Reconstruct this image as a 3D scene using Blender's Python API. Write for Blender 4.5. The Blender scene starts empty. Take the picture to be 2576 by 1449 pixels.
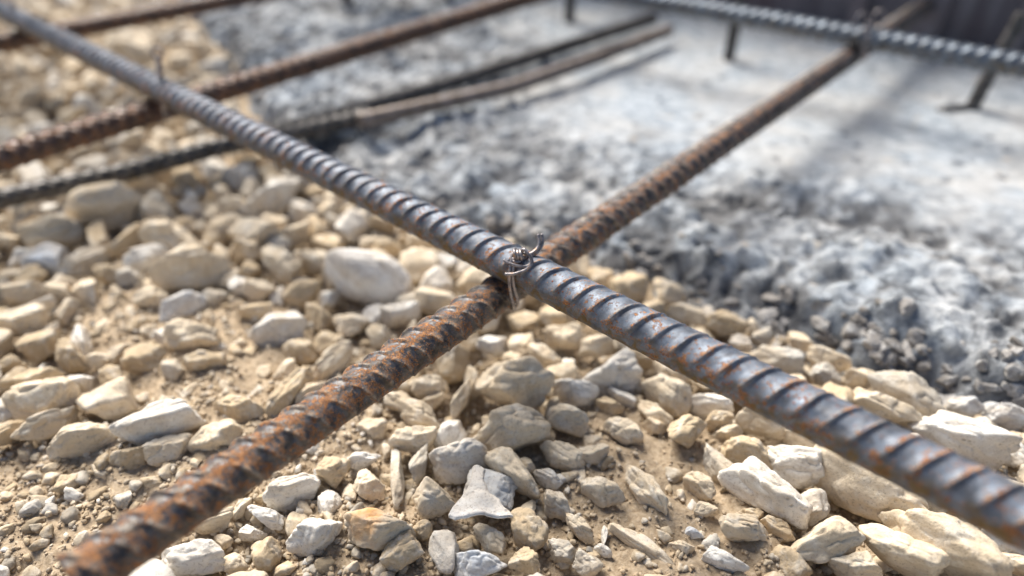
import bpy, bmesh, math, random
import numpy as np

S = bpy.context.scene
COL = S.collection

# ------------------------------------------------------------------ camera, sky, sun, exposure
CAM_H = 0.225                       # metres above the gravel
FPX, CX, CY = 1737.0, 1288.0, 724.5  # focal length and centre in a 2576 px wide frame
PITCH = math.atan(1274 / FPX)
cd = bpy.data.cameras.new("camera")
cam = bpy.data.objects.new("camera", cd)
COL.objects.link(cam)
cam.location = (0, 0, CAM_H)
cam.rotation_euler = (math.pi / 2 - PITCH, 0, 0)
cd.sensor_width = 36
cd.lens = FPX / 2576 * 36
cd.clip_start = 0.005
cd.clip_end = 500
cd.dof.use_dof = True
cd.dof.focus_distance = 0.250
cd.dof.aperture_fstop = 3.5
cd.dof.aperture_blades = 0
S.camera = cam

SUN_TO = np.array([-0.45, 0.78, 1.0])
SUN_TO = SUN_TO / np.linalg.norm(SUN_TO)
SUN_EL = math.asin(SUN_TO[2])
SUN_AZ = math.atan2(SUN_TO[0], SUN_TO[1])
w = bpy.data.worlds.new("World")
S.world = w
w.use_nodes = True
nt = w.node_tree
bg = nt.nodes["Background"]
sky = nt.nodes.new("ShaderNodeTexSky")
sky.sky_type = 'NISHITA'
sky.sun_disc = False
sky.sun_elevation = SUN_EL
sky.sun_rotation = SUN_AZ
sky.air_density = 1.0
sky.dust_density = 1.5
nt.links.new(sky.outputs[0], bg.inputs[0])
bg.inputs[1].default_value = 0.075
sl = bpy.data.lights.new("sun", 'SUN')
so = bpy.data.objects.new("sun", sl)
COL.objects.link(so)
sl.energy = 5.0
sl.angle = math.radians(36)
sl.color = (1.0, 0.935, 0.83)
from mathutils import Vector
so.rotation_euler = Vector(SUN_TO).to_track_quat('Z', 'Y').to_euler()
so.location = (0, 0, 2)

S.view_settings.view_transform = 'Standard'
S.view_settings.look = 'None'
S.view_settings.gamma = 1
S.view_settings.exposure = 0.70
S.cycles.use_denoising = True
S.cycles.max_bounces = 6
S.render.film_transparent = False

# ------------------------------------------------------------------ helpers
CP, SP = math.cos(PITCH), math.sin(PITCH)


def ray(x, y):
    a, b, c = x - CX, FPX, -(y - CY)
    return np.array([a, b * CP + c * SP, -b * SP + c * CP]) / FPX


def at(x, y, z):
    """world point at height z seen at pixel x, y of the 2576 wide frame"""
    d = ray(x, y)
    return np.array([0, 0, CAM_H]) + d * ((z - CAM_H) / d[2])


def atd(x, y, depth):
    return np.array([0, 0, CAM_H]) + ray(x, y) * depth


def proj(P):
    P = np.asarray(P, float) - np.array([0, 0, CAM_H])
    dep = P[..., 1] * CP - P[..., 2] * SP
    up = P[..., 1] * SP + P[..., 2] * CP
    dep = np.where(np.abs(dep) < 1e-6, 1e-6, dep)
    return CX + FPX * P[..., 0] / dep, CY - FPX * up / dep, dep


def _h(ix, iy, iz, seed):
    n = (ix.astype(np.int64) * 374761393 + iy.astype(np.int64) * 668265263 + iz.astype(np.int64) * 2147483647 + seed * 144665 + 1013) & 0xFFFFFFFF
    n = ((n ^ (n >> 13)) * 1274126177) & 0xFFFFFFFF
    n = ((n ^ (n >> 16)) * 2246822519) & 0xFFFFFFFF
    return ((n ^ (n >> 15)) & 0xFFFFFF) / float(0xFFFFFF)


def vn(p, seed=0):
    """value noise 0..1; p is (N,2) or (N,3)"""
    p = np.asarray(p)
    if p.shape[1] == 2:
        i = np.floor(p); f = p - i; i = i.astype(np.int64)
        f = f * f * f * (f * (f * 6 - 15) + 10)
        z = np.zeros(len(p), np.int64)
        a = _h(i[:, 0], i[:, 1], z, seed); b = _h(i[:, 0] + 1, i[:, 1], z, seed)
        c = _h(i[:, 0], i[:, 1] + 1, z, seed); d = _h(i[:, 0] + 1, i[:, 1] + 1, z, seed)
        return (a * (1 - f[:, 0]) + b * f[:, 0]) * (1 - f[:, 1]) + (c * (1 - f[:, 0]) + d * f[:, 0]) * f[:, 1]
    i = np.floor(p); f = p - i; i = i.astype(np.int64)
    f = f * f * (3 - 2 * f)
    r = 0
    for dx in (0, 1):
        for dy in (0, 1):
            for dz in (0, 1):
                wgt = (f[:, 0] if dx else 1 - f[:, 0]) * (f[:, 1] if dy else 1 - f[:, 1]) * (f[:, 2] if dz else 1 - f[:, 2])
                r = r + wgt * _h(i[:, 0] + dx, i[:, 1] + dy, i[:, 2] + dz, seed)
    return r


def fbm(p, octs, seed=0, gain=0.5):
    a, t, r = 1.0, 0.0, 0.0
    q = np.array(p, float)
    c, s = math.cos(0.6), math.sin(0.6)
    for k in range(octs):
        r = r + a * vn(q, seed + k * 17)
        t += a
        a *= gain
        q = q * 2.03 + 3.7
        x, y = q[:, 0].copy(), q[:, 1].copy()
        q[:, 0], q[:, 1] = x * c - y * s, x * s + y * c
    return r / t


def worley(p, seed=0):
    """distance to nearest and second nearest jittered point, 2D"""
    i = np.floor(p).astype(np.int64)
    d1 = np.full(len(p), 9.0); d2 = np.full(len(p), 9.0); idv = np.zeros(len(p))
    for dx in (-1, 0, 1):
        for dy in (-1, 0, 1):
            cx, cy = i[:, 0] + dx, i[:, 1] + dy
            z = np.zeros(len(p), np.int64)
            jx = _h(cx, cy, z, seed); jy = _h(cx, cy, z + 1, seed)
            d = np.hypot(cx + jx - p[:, 0], cy + jy - p[:, 1])
            hv = _h(cx, cy, z + 2, seed)
            nearer = d < d1
            d2 = np.where(nearer, d1, np.minimum(d2, d))
            idv = np.where(nearer, hv, idv)
            d1 = np.where(nearer, d, d1)
    return d1, d2, idv


def sstep(a, b, x):
    t = np.clip((x - a) / (b - a), 0, 1)
    return t * t * (3 - 2 * t)


def mesh(name, V, F, smooth=True, attrs=None, colors=None):
    """V (N,3), F (M,k) numpy arrays -> mesh"""
    me = bpy.data.meshes.new(name)
    V = np.ascontiguousarray(V, np.float32); F = np.ascontiguousarray(F, np.int32)
    k = F.shape[1]
    me.vertices.add(len(V)); me.vertices.foreach_set("co", V.ravel())
    me.loops.add(F.size); me.loops.foreach_set("vertex_index", F.ravel())
    me.polygons.add(len(F))
    me.polygons.foreach_set("loop_start", np.arange(0, F.size, k, dtype=np.int32))
    me.polygons.foreach_set("loop_total", np.full(len(F), k, np.int32))
    me.polygons.foreach_set("use_smooth", np.full(len(F), smooth, bool))
    me.update(calc_edges=True)
    for n, a in (attrs or {}).items():
        at_ = me.attributes.new(n, 'FLOAT', 'POINT')
        at_.data.foreach_set("value", np.ascontiguousarray(a, np.float32))
    if colors is not None:
        ca = me.attributes.new("Col", 'FLOAT_COLOR', 'POINT')
        c4 = np.ones((len(V), 4), np.float32); c4[:, :3] = colors
        ca.data.foreach_set("color", c4.ravel())
    me.validate()
    return me


def link(name, me, mat, parent=None, loc=None):
    o = bpy.data.objects.new(name, me)
    COL.objects.link(o)
    if mat is not None and not me.materials:
        me.materials.append(mat)
    if loc is not None:
        o.location = loc
    if parent is not None:
        o.parent = parent
    return o


def tag(o, label=None, cat=None, group=None, kind=None):
    if label: o["label"] = label
    if cat: o["category"] = cat
    if group: o["group"] = group
    if kind: o["kind"] = kind
    return o


def grid_faces(nu, nv, wrap_v=False):
    """vertices index = i*nv + j"""
    i = np.arange(nu - 1)[:, None]
    j = np.arange(nv if wrap_v else nv - 1)[None, :]
    j2 = (j + 1) % nv
    f = np.stack([i * nv + j, i * nv + j2, (i + 1) * nv + j2, (i + 1) * nv + j], -1)
    return f.reshape(-1, 4)


# ------------------------------------------------------------------ materials
def newmat(name):
    m = bpy.data.materials.new(name)
    m.use_nodes = True
    n = m.node_tree.nodes
    return m, n, m.node_tree.links, n["Principled BSDF"]


def noise(n, l, vec, scale, detail=6, rough=0.55, dist=0.0):
    t = n.new("ShaderNodeTexNoise")
    t.inputs["Scale"].default_value = scale
    t.inputs["Detail"].default_value = detail
    t.inputs["Roughness"].default_value = rough
    t.inputs["Distortion"].default_value = dist
    l.new(vec, t.inputs["Vector"])
    return t.outputs["Fac"]


def ramp(n, l, fac, stops):
    r = n.new("ShaderNodeValToRGB")
    el = r.color_ramp.elements
    while len(el) > 1:
        el.remove(el[-1])
    el[0].position, el[0].color = stops[0][0], (*stops[0][1], 1) if isinstance(stops[0][1], tuple) else (stops[0][1],) * 3 + (1,)
    for p, c in stops[1:]:
        e = el.new(p)
        e.color = (*c, 1) if isinstance(c, tuple) else (c, c, c, 1)
    l.new(fac, r.inputs[0])
    return r.outputs[0]


def mixc(n, l, fac, a, b, mode='MIX'):
    m = n.new("ShaderNodeMix")
    m.data_type = 'RGBA'
    m.blend_type = mode
    for s, v in ((m.inputs[0], fac), (m.inputs[6], a), (m.inputs[7], b)):
        if isinstance(v, (int, float)):
            s.default_value = v
        elif isinstance(v, tuple):
            s.default_value = (*v, 1)
        else:
            l.new(v, s)
    return m.outputs[2]


def mth(n, l, op, a, b=None, clamp=False):
    m = n.new("ShaderNodeMath")
    m.operation = op
    m.use_clamp = clamp
    for s, v in zip(m.inputs, (a, b)):
        if v is None: continue
        if isinstance(v, (int, float)): s.default_value = v
        else: l.new(v, s)
    return m.outputs[0]


def bump(n, l, bsdf, h, dist, strength=1.0):
    b = n.new("ShaderNodeBump")
    b.inputs["Strength"].default_value = strength
    b.inputs["Distance"].default_value = dist
    l.new(h, b.inputs["Height"])
    l.new(b.outputs[0], bsdf.inputs["Normal"])
    return b


def attr(n, name, out="Fac"):
    a = n.new("ShaderNodeAttribute")
    a.attribute_name = name
    return a.outputs[out]


def objco(n):
    return n.new("ShaderNodeTexCoord").outputs["Object"]


def stone_material(name, use_attr=False, warm=(0.50, 0.385, 0.25), pale=(0.80, 0.78, 0.73)):
    """limestone: the stone's own tint, dusty mottling, veins, pores"""
    m, n, l, b = newmat(name)
    vec = objco(n)
    if use_attr:
        base = attr(n, "Col", "Color")
        off = vec
    else:
        oi = n.new("ShaderNodeObjectInfo")
        base = oi.outputs["Color"]
        va = n.new("ShaderNodeVectorMath"); va.operation = 'ADD'
        sc = n.new("ShaderNodeVectorMath"); sc.operation = 'SCALE'
        l.new(oi.outputs["Location"], sc.inputs[0]); sc.inputs["Scale"].default_value = 7.3
        l.new(vec, va.inputs[0]); l.new(sc.outputs[0], va.inputs[1])
        off = va.outputs[0]
    big = noise(n, l, off, 55, 5, 0.6, 0.8)
    col = mixc(n, l, ramp(n, l, big, [(0.36, 0.0), (0.60, 1.0)]), base, warm, 'MIX')
    # keep most of the stone's own tint
    col = mixc(n, l, 0.50, base, col)
    mid = noise(n, l, off, 170, 8, 0.65)
    col = mixc(n, l, ramp(n, l, mid, [(0.50, 0.0), (0.64, 0.38)]), col, pale, 'MIX')
    fine = noise(n, l, off, 900, 4, 0.7)
    col = mixc(n, l, ramp(n, l, fine, [(0.30, 0.55), (0.46, 0.0)]), col, (0.20, 0.15, 0.10), 'MIX')
    vo = n.new("ShaderNodeTexVoronoi"); vo.inputs["Scale"].default_value = 260
    l.new(off, vo.inputs["Vector"])
    pits = ramp(n, l, vo.outputs["Distance"], [(0.10, 0.5), (0.24, 0.0)])
    pm = mth(n, l, 'MULTIPLY', pits, ramp(n, l, noise(n, l, off, 70, 3), [(0.50, 0.0), (0.62, 1.0)]))
    col = mixc(n, l, pm, col, (0.16, 0.12, 0.08))
    l.new(col, b.inputs["Base Color"])
    b.inputs["Roughness"].default_value = 0.88
    b.inputs["Specular IOR Level"].default_value = 0.25
    hgt = mth(n, l, 'ADD', mth(n, l, 'MULTIPLY', mid, 0.8), mth(n, l, 'MULTIPLY', fine, 0.25))
    hgt = mth(n, l, 'SUBTRACT', hgt, mth(n, l, 'MULTIPLY', pm, 0.5))
    bump(n, l, b, hgt, 0.0016, 0.8)
    return m


M_STONE = stone_material("limestone")
M_GRAVEL = stone_material("loose_limestone", True)
M_RUBBLE = stone_material("crumbled_concrete", True, (0.26, 0.23, 0.20), (0.60, 0.62, 0.64))


def soil_material():
    m, n, l, b = newmat("dry_soil")
    vec = objco(n)
    a = noise(n, l, vec, 22, 4, 0.6, 0.3)
    f = noise(n, l, vec, 420, 6, 0.7)
    col = ramp(n, l, f, [(0.30, (0.24, 0.175, 0.115)), (0.5, (0.45, 0.355, 0.25)), (0.7, (0.60, 0.50, 0.38))])
    col = mixc(n, l, ramp(n, l, a, [(0.4, 0.0), (0.65, 0.35)]), col, (0.38, 0.29, 0.20))
    l.new(col, b.inputs["Base Color"])
    b.inputs["Roughness"].default_value = 0.95
    b.inputs["Specular IOR Level"].default_value = 0.15
    bump(n, l, b, f, 0.0015, 0.9)
    return m


def concrete_material():
    m, n, l, b = newmat("rough_concrete")
    vec = objco(n)
    pit_shade = attr(n, "pit_shade")
    a = noise(n, l, vec, 14, 5, 0.6, 0.4)
    c = noise(n, l, vec, 90, 8, 0.7, 0.5)
    f = noise(n, l, vec, 600, 5, 0.7)
    col = ramp(n, l, c, [(0.32, (0.17, 0.20, 0.235)), (0.48, (0.35, 0.395, 0.45)), (0.64, (0.53, 0.57, 0.615))])
    col = mixc(n, l, ramp(n, l, a, [(0.40, 0.0), (0.62, 0.55)]), col, (0.53, 0.505, 0.475))
    tan = noise(n, l, vec, 60, 3, 0.5)
    col = mixc(n, l, ramp(n, l, tan, [(0.66, 0.0), (0.74, 0.55)]), col, (0.52, 0.42, 0.30))
    mot = noise(n, l, vec, 42, 7, 0.68, 0.6)
    mo = mth(n, l, 'MULTIPLY', ramp(n, l, mot, [(0.40, 0.92), (0.53, 0.0)]), attr(n, "rough"))
    col = mixc(n, l, mo, col, (0.11, 0.12, 0.135))
    col = mixc(n, l, mth(n, l, 'MULTIPLY', pit_shade, 0.88), col, (0.095, 0.095, 0.10))  # shade of the hollows painted into the concrete's colour
    col = mixc(n, l, ramp(n, l, f, [(0.32, 0.35), (0.45, 0.0)]), col, (0.22, 0.23, 0.25))
    l.new(col, b.inputs["Base Color"])
    b.inputs["Roughness"].default_value = 0.9
    b.inputs["Specular IOR Level"].default_value = 0.2
    bump(n, l, b, mth(n, l, 'ADD', c, mth(n, l, 'MULTIPLY', f, 0.3)), 0.003, 0.8)
    return m


def bar_material(name, steel, dark, rust_lo, rust_amt, dust, rough=0.42, metal=0.7, speck=0.0, rib_rust=0.6, scale=1.0, olive=0.0, valley=0.0, tone=1.0, fade=0.0, lee_shade_amt=0.0):
    """ribbed steel bar: mill scale, rust bloom along the ribs, dust"""
    m, n, l, b = newmat(name)
    vec = objco(n)
    rib = attr(n, "rib"); edge = attr(n, "edge"); under = attr(n, "seam")
    n1 = noise(n, l, vec, 130 * scale, 8, 0.62, 0.6)
    n2 = noise(n, l, vec, 520 * scale, 8, 0.68, 0.3)
    n3 = noise(n, l, vec, 1900, 4, 0.7)
    n4 = noise(n, l, vec, 60 * scale, 5, 0.6, 0.4)
    base = mixc(n, l, ramp(n, l, n1, [(0.38, 0.0), (0.60, 1.0)]), dark, steel)
    base = mixc(n, l, ramp(n, l, n3, [(0.35, 0.35), (0.6, 0.0)]), base, dark)
    mm = mth(n, l, 'ADD', mth(n, l, 'MULTIPLY', n2, 0.62), mth(n, l, 'MULTIPLY', n1, 0.50))
    mm = mth(n, l, 'ADD', mm, mth(n, l, 'MULTIPLY', edge, 0.15 * rib_rust))
    mm = mth(n, l, 'ADD', mm, mth(n, l, 'MULTIPLY', under, 0.05))
    mm = mth(n, l, 'ADD', mm, mth(n, l, 'MULTIPLY', mth(n, l, 'SUBTRACT', n3, 0.5), 0.30))
    if lee_shade_amt:
        mm = mth(n, l, 'SUBTRACT', mm, mth(n, l, 'MULTIPLY', attr(n, 'lee'), lee_shade_amt))  # rib's shaded flank painted dark by holding back the rust colour
    if fade:
        mm = mth(n, l, 'SUBTRACT', mm, mth(n, l, 'MULTIPLY', attr(n, 'along'), fade))
    if valley:
        mm = mth(n, l, 'SUBTRACT', mm, mth(n, l, 'MULTIPLY', mth(n, l, 'SUBTRACT', rib, 0.35), valley))
    mask = ramp(n, l, mm, [(rust_lo, 0.0), (rust_lo + 0.06, rust_amt)])
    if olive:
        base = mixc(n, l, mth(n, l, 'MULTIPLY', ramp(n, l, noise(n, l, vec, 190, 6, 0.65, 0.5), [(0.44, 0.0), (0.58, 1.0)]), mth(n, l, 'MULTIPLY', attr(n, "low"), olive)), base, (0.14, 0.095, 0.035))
    rcol = ramp(n, l, n3, [(0.34, (0.06, 0.027, 0.016)), (0.5, (0.20, 0.078, 0.026)), (0.66, (0.50, 0.21, 0.05))])
    if tone != 1.0:
        rcol = mixc(n, l, 1.0, rcol, (tone, tone, tone), 'MULTIPLY')
    col = mixc(n, l, mask, base, rcol)
    if speck > 0:
        vo = n.new("ShaderNodeTexVoronoi"); vo.inputs["Scale"].default_value = 520
        l.new(vec, vo.inputs["Vector"])
        sp = ramp(n, l, vo.outputs["Distance"], [(0.10, 1.0), (0.26, 0.0)])
        sp = mth(n, l, 'MULTIPLY', sp, ramp(n, l, n4, [(0.46, 0.0), (0.56, speck)]))
        col = mixc(n, l, sp, col, (0.22, 0.05, 0.012))
        mask = mth(n, l, 'MAXIMUM', mask, sp)
    dm = mth(n, l, 'MULTIPLY', ramp(n, l, noise(n, l, vec, 300, 7, 0.7), [(0.42, 0.0), (0.60, 1.0)]), mth(n, l, 'ADD', mth(n, l, 'MULTIPLY', edge, dust), dust * 0.25))  # dust, heavier on rib crests to paint in their lit edge
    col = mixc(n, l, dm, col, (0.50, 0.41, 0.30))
    l.new(col, b.inputs["Base Color"])
    l.new(mth(n, l, 'MULTIPLY', mth(n, l, 'SUBTRACT', 1.0, mth(n, l, 'MAXIMUM', mask, dm), True), metal), b.inputs["Metallic"])
    rr = mth(n, l, 'ADD', rough, mth(n, l, 'MULTIPLY', mask, 0.42), True)
    rr = mth(n, l, 'ADD', rr, mth(n, l, 'MULTIPLY', mth(n, l, 'SUBTRACT', n2, 0.5), 0.25), True)
    l.new(rr, b.inputs["Roughness"])
    hgt = mth(n, l, 'ADD', mth(n, l, 'MULTIPLY', mask, 0.5), mth(n, l, 'MULTIPLY', n2, 0.6))
    hgt = mth(n, l, 'ADD', hgt, mth(n, l, 'MULTIPLY', n3, 0.22))
    bump(n, l, b, hgt, 0.00025, 0.8)
    return m


M_SOIL = soil_material()
M_CONC = concrete_material()
M_STEEL = bar_material("grey_steel", (0.20, 0.245, 0.315), (0.075, 0.088, 0.115), 0.640, 0.9, 0.30, rough=0.56, metal=0.38, speck=1.0, rib_rust=0.6, olive=1.0, tone=1.2, fade=-0.035)
M_STEEL2 = bar_material("blue_grey_steel", (0.19, 0.235, 0.29), (0.07, 0.085, 0.11), 0.67, 0.8, 0.15, rough=0.5, metal=0.45, speck=0.3, rib_rust=0.3, olive=0.6)
M_RUST = bar_material("rusty_steel", (0.10, 0.11, 0.135), (0.024, 0.020, 0.022), 0.530, 0.95, 0.6, rough=0.46, metal=0.35, rib_rust=0.0, scale=1.3, tone=1.1, fade=0.12, lee_shade_amt=0.09)
M_RUST2 = bar_material("brown_rusty_steel", (0.11, 0.075, 0.07), (0.045, 0.026, 0.02), 0.585, 0.85, 0.1, rough=0.46, metal=0.35, rib_rust=0.1, tone=0.8)
M_BLACK = bar_material("black_steel", (0.12, 0.115, 0.115), (0.028, 0.026, 0.026), 0.68, 0.5, 0.10, rough=0.5, metal=0.4)
M_BROWN = bar_material("weathered_steel", (0.26, 0.23, 0.23), (0.12, 0.09, 0.07), 0.66, 0.4, 0.5, rough=0.55, metal=0.4)


def wire_material():
    m, n, l, b = newmat("tie_wire")
    vec = objco(n)
    a = noise(n, l, vec, 420, 6, 0.65)
    col = ramp(n, l, a, [(0.40, (0.17, 0.155, 0.165)), (0.56, (0.36, 0.335, 0.34)), (0.70, (0.45, 0.22, 0.07))])
    l.new(col, b.inputs["Base Color"])
    b.inputs["Metallic"].default_value = 0.6
    b.inputs["Roughness"].default_value = 0.4
    bump(n, l, b, a, 0.0002, 0.6)
    return m


def wood_material():
    m, n, l, b = newmat("dark_formwork_wood")
    vec = objco(n)
    mp = n.new("ShaderNodeMapping"); mp.inputs["Scale"].default_value = (1, 1, 0.12)
    l.new(vec, mp.inputs[0])
    a = noise(n, l, mp.outputs[0], 60, 6, 0.6, 0.5)
    c = noise(n, l, vec, 9, 4, 0.6)
    col = ramp(n, l, a, [(0.3, (0.09, 0.072, 0.078)), (0.55, (0.19, 0.168, 0.178)), (0.75, (0.31, 0.295, 0.31))])
    col = mixc(n, l, ramp(n, l, c, [(0.45, 0.0), (0.7, 0.5)]), col, (0.17, 0.10, 0.09))
    l.new(col, b.inputs["Base Color"])
    b.inputs["Roughness"].default_value = 0.75
    bump(n, l, b, a, 0.002, 0.6)
    return m


M_WIRE = wire_material()
M_WOOD = wood_material()

# ------------------------------------------------------------------ ground: one soil sheet out to the horizon
def axis(lo, hi, step, far, grow=1.16):
    core = np.arange(lo, hi, step)
    a, s, outp = hi, step, []
    while a < far:
        outp.append(a); s *= grow; a += s
    b, s, outn = lo - step, step, []
    while b > -far:
        outn.append(b); s *= grow; b -= s
    return np.concatenate([outn[::-1], core, outp])


DIRT = np.array([at(x, y, 0)[:2] for x, y in ((430, 1230), (250, 1270), (120, 1340), (330, 1330), (520, 960), (640, 1110), (1690, 1160), (1620, 1130), (1560, 1310),
                 (900, 1440), (340, 800), (600, 860), (1700, 1250), (760, 1080), (150, 1200), (60, 1240), (40, 1400), (200, 1400), (1750, 1320))])


def soil_height(X, Y):
    p = np.stack([X, Y], 1)
    near = np.exp(-np.maximum(0, np.hypot(X, Y - 0.5) - 0.9) / 0.6)
    h = (fbm(p * 14, 4, 3) - 0.5) * 0.010
    h += (fbm(p * 75, 4, 9, 0.6) - 0.5) * 0.0085 * near
    d1, d2, idv = worley(p * 230, 5)
    h += (0.5 - np.clip(d1, 0, 1)) * 0.0022 * (0.4 + idv) * near
    m = np.zeros(len(X))
    for dx, dy in DIRT:
        m = np.maximum(m, np.exp(-((X - dx) ** 2 + (Y - dy) ** 2) / 0.036 ** 2))
    h -= 0.0055 * (1 - sstep(0.1, 0.7, m)) * near          # hollows between the stones, soil patches stand higher
    # a low soil bank in the near left corner, without stones
    h += 0.004 * np.exp(-((X + 0.13) / 0.06) ** 2 - ((Y - 0.19) / 0.07) ** 2)
    return h


gx = axis(-0.60, 0.52, 0.0021, 90); gy = axis(0.10, 1.02, 0.0021, 90)
GX, GY = np.meshgrid(gx, gy, indexing='ij')
GZ = soil_height(GX.ravel(), GY.ravel())
V = np.stack([GX.ravel(), GY.ravel(), GZ], 1)
tag(link("ground", mesh("ground", V, grid_faces(len(gx), len(gy))[:, ::-1]), M_SOIL), kind="structure")

# ------------------------------------------------------------------ concrete slab
EDGE = [(3300, 1330), (2900, 1200), (2576, 1075), (2450, 1030), (2330, 985), (2200, 945), (2090, 890), (1950, 835), (1800, 772), (1700, 742), (1560, 700),
        (1400, 645), (1280, 615), (1150, 598), (1000, 560), (880, 520), (820, 470), (760, 430), (700, 388), (640, 330), (592, 250),
        (600, 190), (560, 130), (480, 70), (430, 15)]
EW = np.array([at(x, y, 0.0)[:2] for x, y in EDGE] + [(-0.45, 1.3), (-0.3, 1.9)])


def edge_dist(p):
    """signed distance to the slab's ragged edge, positive on the slab"""
    best = np.full(len(p), 1e9); sgn = np.zeros(len(p)); tt = np.zeros(len(p))
    for k in range(len(EW) - 1):
        a, b = EW[k], EW[k + 1]
        ab = b - a
        t = np.clip(((p - a) @ ab) / (ab @ ab), 0, 1)
        q = a + t[:, None] * ab
        d = np.hypot(*(p - q).T)
        s = ab[0] * (p[:, 1] - a[1]) - ab[1] * (p[:, 0] - a[0])
        better = d < best - 1e-9
        best = np.where(better, d, best); sgn = np.where(better, s, sgn); tt = np.where(better, k + t, tt)
    return best * np.sign(-sgn), tt


def slab_height(p, full=False):
    wob = np.stack([fbm(p * 26, 4, 31) - 0.5, fbm(p * 26, 4, 47) - 0.5], 1) * 0.035
    d, tt = edge_dist(p + wob)
    H = 0.009 + 0.006 * sstep(14.0, 5.0, tt)          # taller lip on the right
    rise = sstep(-0.008, 0.028, d + (fbm(p * 60, 3, 61) - 0.5) * 0.02)
    # roughness: lumpy near the gravel, smoother trowelled skin further back on the right
    smoothz = sstep(0.085, 0.19, d + 0.05 * (fbm(p * 20, 3, 91) - 0.5)) * sstep(-0.06, 0.10, p[:, 0])
    rgh = 1 - 0.95 * smoothz
    # crumbled trough running across the right
    a, b = at(1700, 470, 0.01)[:2], at(2640, 665, 0.01)[:2]
    ab = b - a
    t = np.clip(((p - a) @ ab) / (ab @ ab), 0, 1)
    dd = np.hypot(*(p - (a + t[:, None] * ab)).T)
    band = np.exp(-(dd / 0.019) ** 2) * sstep(-0.0, 0.1, t)
    band = band * (0.45 + 0.9 * fbm(p * 30, 3, 77))
    rgh = np.maximum(rgh, band)
    n1 = fbm(p * 38, 5, 11, 0.55)
    n2 = fbm(p * 120, 4, 23, 0.6)
    d1, d2, idv = worley(p * 75 + wob * 40, 7)
    d3, d4, idw = worley(p * 150, 19)
    lump = sstep(0.75, 0.1, d1) * (0.4 + idv)
    lump2 = sstep(0.7, 0.1, d3) * (0.3 + idw)
    h = H * rise + rgh * ((n1 - 0.5) * 0.018 + (n2 - 0.5) * 0.006 + lump * 0.0040 + lump2 * 0.0020) * rise
    h += (1 - rgh) * (fbm(p * 12, 4, 51) - 0.5) * 0.004
    h -= band * 0.008
    pit_shadev = sstep(0.50, 0.30, n1 + 0.25 * (n2 - 0.5) + 0.10 * (lump - 0.4)) * rgh  # low spots get darker colour, standing in for occlusion
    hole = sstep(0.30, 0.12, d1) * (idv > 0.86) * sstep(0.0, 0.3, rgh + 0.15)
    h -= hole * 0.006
    pit_shadev = np.clip(pit_shadev * 0.9 + band * sstep(0.62, 0.35, n2 + 0.3 * (n1 - 0.5)) * 1.1 + hole * 0.9 + rgh * 0.5 * sstep(0.45, 0.33, n2), 0, 1)
    pit_shadev = np.clip(pit_shadev + 0.35 * sstep(0.97, 0.45, rise), 0, 1)  # lip face darkened in colour: dirt and its shade together
    h = np.where(d < -0.012, -0.02, h - 0.012 * (1 - rise))
    return (h, pit_shadev, d, rgh) if full else (h, pit_shadev, d)


cx_ = axis(-0.55, 0.66, 0.0021, 1.9, 1.1); cy_ = axis(0.15, 1.06, 0.0021, 2.2, 1.1)
CXg, CYg = np.meshgrid(cx_, cy_, indexing='ij')
p = np.stack([CXg.ravel(), CYg.ravel()], 1)
ch, cpit_shade, cdist, crgh = slab_height(p, True)
V = np.column_stack([p, ch])
nearg = (np.abs(cdist) < 0.05)
for ax_ in (0, 1):
    jit = np.zeros(len(V))
    q3 = V[nearg] * np.array([1, 1, 1.4])
    jit[nearg] = (fbm(q3 * 150, 3, 201 + ax_ * 7, 0.6) - 0.5) * 0.009 * sstep(0.05, 0.02, np.abs(cdist[nearg]))
    V[:, ax_] += jit
F = grid_faces(len(cx_), len(cy_))[:, ::-1]
keep = (cdist[F] > -0.020).any(1)
F = F[keep]
used = np.unique(F)
remap = np.zeros(len(V), np.int64); remap[used] = np.arange(len(used))
me = mesh("concrete_slab", V[used], remap[F], attrs={"pit_shade": cpit_shade[used], "rough": crgh[used]})
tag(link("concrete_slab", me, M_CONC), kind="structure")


def surface_z(x, y):
    q = np.array([[x, y]])
    s = slab_height(q)
    g = soil_height(q[:, 0], q[:, 1])[0]
    return max(g, float(s[0][0])), float(s[2][0])


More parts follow.
